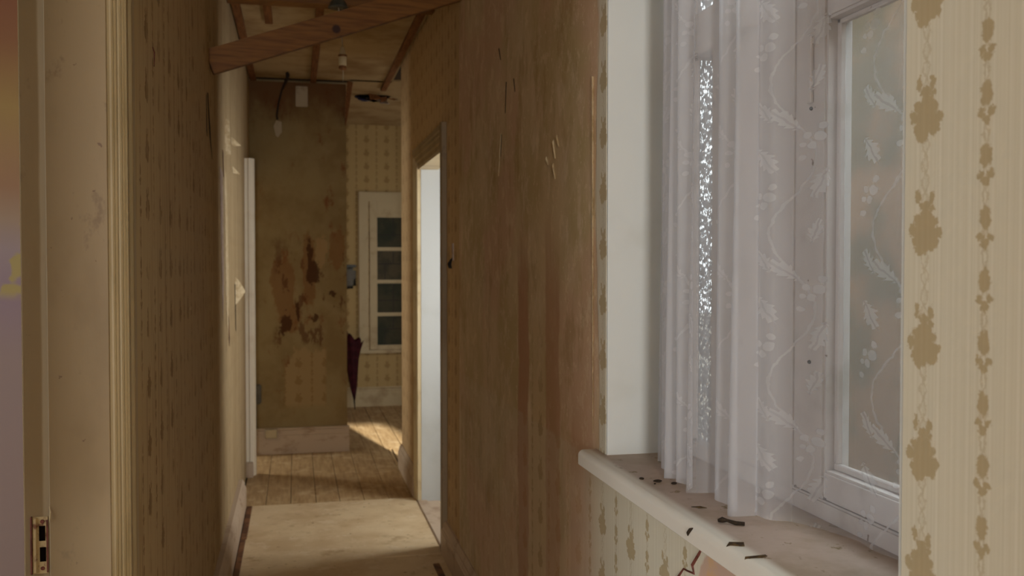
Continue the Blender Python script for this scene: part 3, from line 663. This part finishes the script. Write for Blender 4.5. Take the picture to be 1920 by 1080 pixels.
bm = bmesh.new(); lathe(bm, [(.0225, 2.608), (.0240, 2.603), (.0225, 2.598), (.020, 2.598)], (PX, PY)); pobj('shade_ring', bm, M_BATTEN, pl)
bm = bmesh.new(); lathe(bm, [(.0185, 2.552), (.0205, 2.544), (.0205, 2.532), (.001, 2.528)], (PX, PY)); pobj('skirt_ring', bm, M_BATTEN, pl)
bm = bmesh.new(); tube(bm, [(PX + .002, PY, 2.532), (PX + .003, PY, 2.50), (PX + .001, PY, 2.465)], [.002, .0025, .001], 6); pobj('bare_wire', bm, M_BOX, pl)

# torn foil-backed insulation hanging out of the lobby ceiling
fo = empty('torn_insulation', (.66, 8.45, CE)); tag(fo, 'ragged hole in the far ceiling with blue and silver foil hanging out', 'insulation')
def blob(cx, cy, rx, ry, n, z, jag, seed):
    rnd = random.Random(seed); return [(cx + rx * math.cos(2 * math.pi * i / n) * (1 + rnd.uniform(-jag, jag)), cy + ry * math.sin(2 * math.pi * i / n) * (1 + rnd.uniform(-jag, jag)), z) for i in range(n)]
bm = bmesh.new(); sheet(bm, blob(.66, 8.44, .15, .13, 15, CE - .003, .2, 3)[::-1], .002); pobj('hole', bm, M_HOLE, fo)
def ragged(name, pts, m, seed, th=.003):
    rnd = random.Random(seed); bm = bmesh.new(); a = [Vector(q) for q in pts]; c = sum(a, Vector()) / len(a)
    vs = [bm.verts.new(q) for q in a]; cv = bm.verts.new(c + Vector((0, 0, rnd.uniform(-.02, .01))))
    for i in range(len(vs)): bm.faces.new((vs[i], vs[(i + 1) % len(vs)], cv))
    bmesh.ops.subdivide_edges(bm, edges=bm.edges, cuts=2, use_grid_fill=True)
    for v in bm.verts: v.co += Vector((rnd.uniform(-.006, .006), rnd.uniform(-.006, .006), rnd.uniform(-.006, .006)))
    bmesh.ops.solidify(bm, geom=list(bm.faces), thickness=th); return pobj(name, bm, m, fo)
ragged('blue_sheet', [(.50, 8.35, 2.94), (.58, 8.42, 2.925), (.64, 8.45, 2.915), (.60, 8.36, 2.895), (.53, 8.33, 2.90)], M_FOILB, 1)
ragged('blue_sheet', [(.57, 8.40, 2.93), (.70, 8.45, 2.92), (.76, 8.44, 2.905), (.66, 8.40, 2.895)], M_HOLE, 2)
ragged('foil_strip', [(.59, 8.50, 2.945), (.72, 8.53, 2.94), (.79, 8.50, 2.94), (.78, 8.47, 2.925), (.66, 8.48, 2.93)], M_FOIL, 3)
ragged('foil_strip', [(.66, 8.32, 2.91), (.76, 8.36, 2.905), (.79, 8.34, 2.88), (.72, 8.32, 2.875)], M_FOIL, 4)
ragged('plaster_flap', [(.60, 8.20, 2.93), (.70, 8.24, 2.925), (.71, 8.21, 2.895), (.61, 8.18, 2.88)], M_BATTEN, 5)
ragged('plaster_flap', [(.715, 8.24, 2.92), (.77, 8.29, 2.93), (.76, 8.27, 2.89), (.71, 8.22, 2.865)], M_BATTEN, 6)
ragged('splinter', [(.79, 8.38, 2.935), (.86, 8.40, 2.93), (.87, 8.39, 2.92), (.80, 8.37, 2.925)], M_BATTEN, 7)

# broken batten at the top right of the end wall
bm = bmesh.new(); sheet(bm, [(.405, 7.74, 2.975 - .03), (.45, 7.74, 2.94), (.44, 7.74, 2.88), (.42, 7.74, 2.74), (.395, 7.74, 2.60), (.385, 7.74, 2.60), (.388, 7.74, 2.76)], .03)
bb = obj('broken_batten', bm, M_BATTEN); tag(bb, 'splintered brown batten end hanging at the top right corner of the damp wall', 'batten')
# cover plate, tag on a cable, black stub
bm = B(.005, .098, 7.758, 7.776, 2.735, 2.895, .004, 2); cp = obj('cover_plate', bm, M_BOX); tag(cp, 'pale blank rectangular cover plate high on the damp end wall', 'cover')
cb = bmesh.new(); tube(cb, [(-.065, 7.765, 2.965), (-.075, 7.755, 2.93), (-.10, 7.765, 2.86), (-.125, 7.765, 2.76), (-.14, 7.765, 2.66), (-.135, 7.766, 2.63)], .007, 8)
cbo = obj('loose_cable', cb, M_CABLE); tag(cbo, 'brown cable hanging down the upper left of the end wall', 'cable')
bm = bmesh.new(); tube(bm, [(-.058, 7.5, 2.948), (-.052, 7.5, 2.93), (-.06, 7.55, 2.90), (-.09, 7.70, 2.86)], [.012, .016, .010, .006], 8); par(obj('cable_stub', bm, M_CABLE), cbo)
bm = bmesh.new(); sheet(bm, [(-.165, 7.762, 2.575), (-.145, 7.755, 2.62), (-.105, 7.755, 2.61), (-.102, 7.755, 2.53), (-.132, 7.762, 2.49), (-.148, 7.762, 2.50)], .008)
pt = obj('cable_cap', bm, M_BOX); tag(pt, 'pale six-sided cap at the bottom of the hanging brown cable', 'cap')
# pipe box and socket at the skirting
bm = B(-.318, -.272, 7.745, 7.776, .40, .555, .010, 3); pb = obj('switch_box', bm, M_PGREY); tag(pb, 'small grey switch box low on the end wall beside the white door casing', 'box')
par(obj('conduit', tube(bmesh.new(), [(-.315, 7.765, .40), (-.318, 7.765, .26), (-.312, 7.755, .21)], .008, 8), M_STRIP), pb)
sk = empty('wall_socket', (-.20, 7.74, .18)); tag(sk, 'cream surface socket sitting on the skirting of the end wall', 'socket')
pobj('socket_body', B(-.245, -.148, 7.705, 7.754, .130, .205, .006, 3), M_BOX, sk)
pobj('face_plate', B(-.238, -.155, 7.700, 7.706, .137, .198, .003, 2), M_CREAM, sk)
# grey meter box in lobby
gm = empty('meter_box', (.54, 10.10, 1.38)); tag(gm, 'grey rounded box on the far wallpaper left of the leaded window', 'box')
pobj('body', B(.44, .61, 10.09, 10.15, 1.24, 1.46, .03, 4), M_PGREY, gm); pobj('lid', B(.43, .615, 10.08, 10.15, 1.46, 1.49, .01, 2), M_GREY, gm)

# umbrella, open end up, tip on the floor
um = empty('umbrella', (.585, 9.95, 0)); tag(um, 'folded burgundy umbrella standing tip down against the far wall beside the leaded window', 'umbrella')
def lean(v): return Vector((v[0] - .085 * v[2], v[1] + .10 * v[2], v[2]))
bm = bmesh.new(); N = 48; rings = []
for r0, z in ((.008, .10), (.030, .22), (.048, .38), (.064, .52), (.088, .64), (.112, .72), (.124, .755)):
    ring = []
    for i in range(N):
        a = 2 * math.pi * i / N; sc = 1 + .12 * math.cos(a * 8)
        zz = z + (.075 * max(0, (z - .5) / .25)) * (-math.cos(a) * .8 + .25 * math.cos(a * 8))
        ring.append(bm.verts.new(lean((.585 + r0 * sc * math.cos(a) + .03 * z, 9.95 + r0 * .7 * sc * math.sin(a), zz))))
    rings.append(ring)
for a, b in zip(rings, rings[1:]):
    for i in range(N): bm.faces.new((a[i], a[(i + 1) % N], b[(i + 1) % N], b[i]))
bmesh.ops.solidify(bm, geom=list(bm.faces), thickness=.002)
pobj('canopy', bm, M_UMB, um, smooth=True)
bm = bmesh.new(); tube(bm, [lean(q) for q in ((.585, 9.95, .002), (.585, 9.95, .06), (.585, 9.95, .12), (.588, 9.95, .72))], [.004, .006, .008, .006], 10); pobj('shaft', bm, M_DARK, um)
bm = bmesh.new(); tube(bm, [lean(q) for q in ((.588, 9.95, .71), (.575, 9.95, .80), (.545, 9.95, .84), (.515, 9.95, .83), (.50, 9.95, .80))], .011, 10); pobj('handle', bm, M_STRIP, um)

# torn paper pieces and cracks belong to the walls
def flap(root, name, pts, m, th=.0015):
    bm = bmesh.new(); sheet(bm, pts, th); return obj(name, bm, m, root)
XL = -.349
flap(wl, 'paper_flap', [(XL, 5.60, 2.21), (XL + .052, 5.64, 2.165), (XL + .012, 5.62, 2.16), (XL, 5.60, 2.17)], M_TORN)
flap(wl, 'paper_flap', [(XL, 5.68, 2.055), (XL + .042, 5.71, 2.01), (XL + .003, 5.68, 2.015)], M_TORN)
flap(wl, 'paper_flap', [(XL, 5.86, 1.425), (XL + .018, 5.87, 1.405), (XL + .058, 5.90, 1.335), (XL + .010, 5.88, 1.265), (XL, 5.86, 1.26)], M_TORN)
flap(wl, 'paper_flap', [(XL, 5.93, .125), (XL + .03, 5.95, .115), (XL + .03, 5.95, .04), (XL, 5.93, .03)], M_TORN)
flap(wl, 'paper_flap', [(XL, 5.10, 2.24), (XL + .022, 5.12, 2.23), (XL + .026, 5.14, 2.06), (XL, 5.12, 2.05)], M_TORN)
flap(wl, 'dark_tear', [(XL + .001, 5.80, 1.38), (XL + .001, 5.88, 1.38), (XL + .001, 5.90, 1.10), (XL + .001, 5.86, 1.12), (XL + .001, 5.84, 1.26)], M_DARK)
flap(wl, 'dark_tear', [(XL + .001, 5.24, 1.235), (XL + .001, 5.30, 1.21), (XL + .001, 5.36, 1.10), (XL + .001, 5.32, 1.06), (XL + .001, 5.28, 1.12), (XL + .001, 5.29, 1.18)], M_STRIP)
flap(wl, 'bare_strip', [(XL + .0015, 4.74, 1.96), (XL + .0015, 4.92, 1.95), (XL + .0015, 4.95, 1.40), (XL + .0015, 4.86, 1.22), (XL + .0015, 4.80, 1.50)], M_TORN2)
flap(wl, 'bare_strip', [(XL + .0012, 5.02, 1.98), (XL + .0012, 5.16, 1.96), (XL + .0012, 5.30, 1.45), (XL + .0012, 5.22, 1.10), (XL + .0012, 5.10, 1.30)], M_TORN)
flap(wl, 'dark_tear', [(XL + .0012, 4.93, 2.06), (XL + .0012, 4.98, 2.05), (XL + .0012, 5.0, 1.93), (XL + .0012, 4.96, 1.94)], M_STRIP)
flap(wl, 'wall_crack', [(-.3375 + .0008, 3.925, 2.16), (-.3375 + .0008, 3.94, 2.16), (-.3375 + .0008, 3.955, 2.0), (-.3375 + .0008, 3.93, 2.02)], M_DARK)
flap(wl, 'wall_crack', [(XL + .001, 4.12, 2.20), (XL + .001, 4.15, 2.20), (XL + .001, 4.26, 2.02), (XL + .001, 4.32, 1.95), (XL + .001, 4.20, 2.04)], M_DARK)
flap(wl, 'paper_nick', [(-.3375 + .002, 3.25, 1.36), (-.3375 + .002, 3.31, 1.36), (-.3375 + .002, 3.30, 1.350), (-.3375 + .002, 3.26, 1.350)], M_TORN)
bm = bmesh.new(); tube(bm, [(-.3375, 2.487, 2.028), (-.334, 2.489, 2.015), (-.3345, 2.489, 1.985), (-.336, 2.498, 1.983), (-.337, 2.512, 1.986)], [.0012, .0018, .001, .001, .0007], 6); obj('bent_nail', bm, M_RUST, wl)
XRw = .7495
for y0, z0, y1, z1, w in ((3.55, 2.31, 3.52, 2.26, .012), (3.42, 2.16, 3.44, 2.05, .010), (3.30, 2.15, 3.28, 2.10, .008), (3.50, 1.98, 3.52, 1.90, .006)):
    flap(wr, 'wall_crack', [(XRw, y0 + w, z0), (XRw, y0, z0), (XRw, y1, z1), (XRw, y1 + w * .5, z1)][::-1], M_DARK, .0008)
for y0, z0, y1, z1, w in ((3.50, 1.99, 3.55, 1.83, .010), (2.72, 1.88, 2.70, 1.84, .010), (2.84, 1.83, 2.82, 1.80, .012), (2.76, 1.87, 2.74, 1.81, .008), (2.76, 1.80, 2.74, 1.75, .012)):
    flap(wr, 'paper_shred', [(XRw, y0 + w, z0), (XRw - .006, y0, z0 - .01), (XRw - .004, y1, z1), (XRw, y1 + w * .5, z1)][::-1], M_TORN, .0008)
# papered edge curling away from the window corner
flap(wr, 'paper_edge', [(XRw - .007, 2.365, 1.98), (XRw, 2.372, 1.98), (XRw, 2.372, 1.06), (XRw - .003, 2.366, 1.10)], M_TORN, .0008)
# the crack below the sill
pts = [(1.675, .975), (1.700, .945), (1.730, .915), (1.722, .900), (1.755, .895), (1.775, .893), (1.80, .870), (1.83, .845), (1.87, .79)]
bm = bmesh.new(); tube(bm, [(.7495, a, b) for a, b in pts], [.001, .0035, .004, .0025, .002, .002, .003, .004, .003], 6); obj('plaster_crack', bm, M_RUST, wr)

# crumbs on the sill: dead flies and a twig
for i, (x, y, r, el) in enumerate(((.740, 1.989, .0042, 1.4), (.765, 1.957, .0050, 2.0), (.792, 1.930, .0044, 1.6), (.752, 1.94, .0022, 1.2))):
    bm = bmesh.new(); bmesh.ops.create_icosphere(bm, subdivisions=2, radius=r)
    for v in bm.verts: v.co = Vector((v.co.x * el, v.co.y * (1 + .3 * math.sin(v.co.x * 900)), v.co.z * .6))
    bm.transform(Matrix.Rotation(-.3 + i * .2, 4, 'Z'))
    o = obj('dead_fly', bm, M_CRUMB, smooth=True); o.location = (x, y, 1.025 + r * .55)
    tag(o, ('black dead fly on the sill, leftmost of the row near the reveal', 'largest dead fly in the middle of the row on the sill', 'dead fly on the sill at the hem of the net curtain', 'tiny dark speck of fly near the sill nosing')[i], 'fly')
bm = bmesh.new(); tube(bm, [(.752, 1.622, 1.0295), (.758, 1.617, 1.032), (.766, 1.614, 1.031), (.776, 1.601, 1.029), (.790, 1.592, 1.029)], [.003, .0055, .003, .004, .0035], 8)
o = obj('twig', bm, M_CRUMB); tag(o, 'dark dry twig lying on the sill in front of the curtain', 'twig')
def leafbit(name, pts, label, cat='leaf'):
    bm = bmesh.new(); sheet(bm, pts, .0018); o = obj(name, bm, M_TWIG); tag(o, label, cat)
leafbit('leaf_crumb', [(.748, 1.735, 1.0265), (.762, 1.722, 1.0265), (.772, 1.715, 1.028), (.764, 1.728, 1.0285)], 'thin brown leaf crumb on the sill behind the twig')
leafbit('leaf_curl', [(.706, 1.490, 1.0235), (.716, 1.500, 1.0275), (.738, 1.490, 1.0285), (.732, 1.475, 1.0275), (.716, 1.484, 1.029)], 'pale curled leaf scrap on the sill nosing')
leafbit('leaf_shred', [(.703, 1.418, 1.017), (.708, 1.424, 1.0255), (.742, 1.421, 1.0275), (.740, 1.410, 1.0285), (.716, 1.412, 1.029)], 'dark leaf shred hooked over the sill edge, nearest the camera')
bm = bmesh.new(); tube(bm, [(.7005, 1.640, 1.000), (.699, 1.636, 1.006), (.700, 1.628, 1.014), (.703, 1.622, 1.018)], [.001, .003, .0035, .0015], 8)
o = obj('dead_moth', bm, M_CRUMB); tag(o, 'small black dead insect on the front edge of the white sill', 'insect')
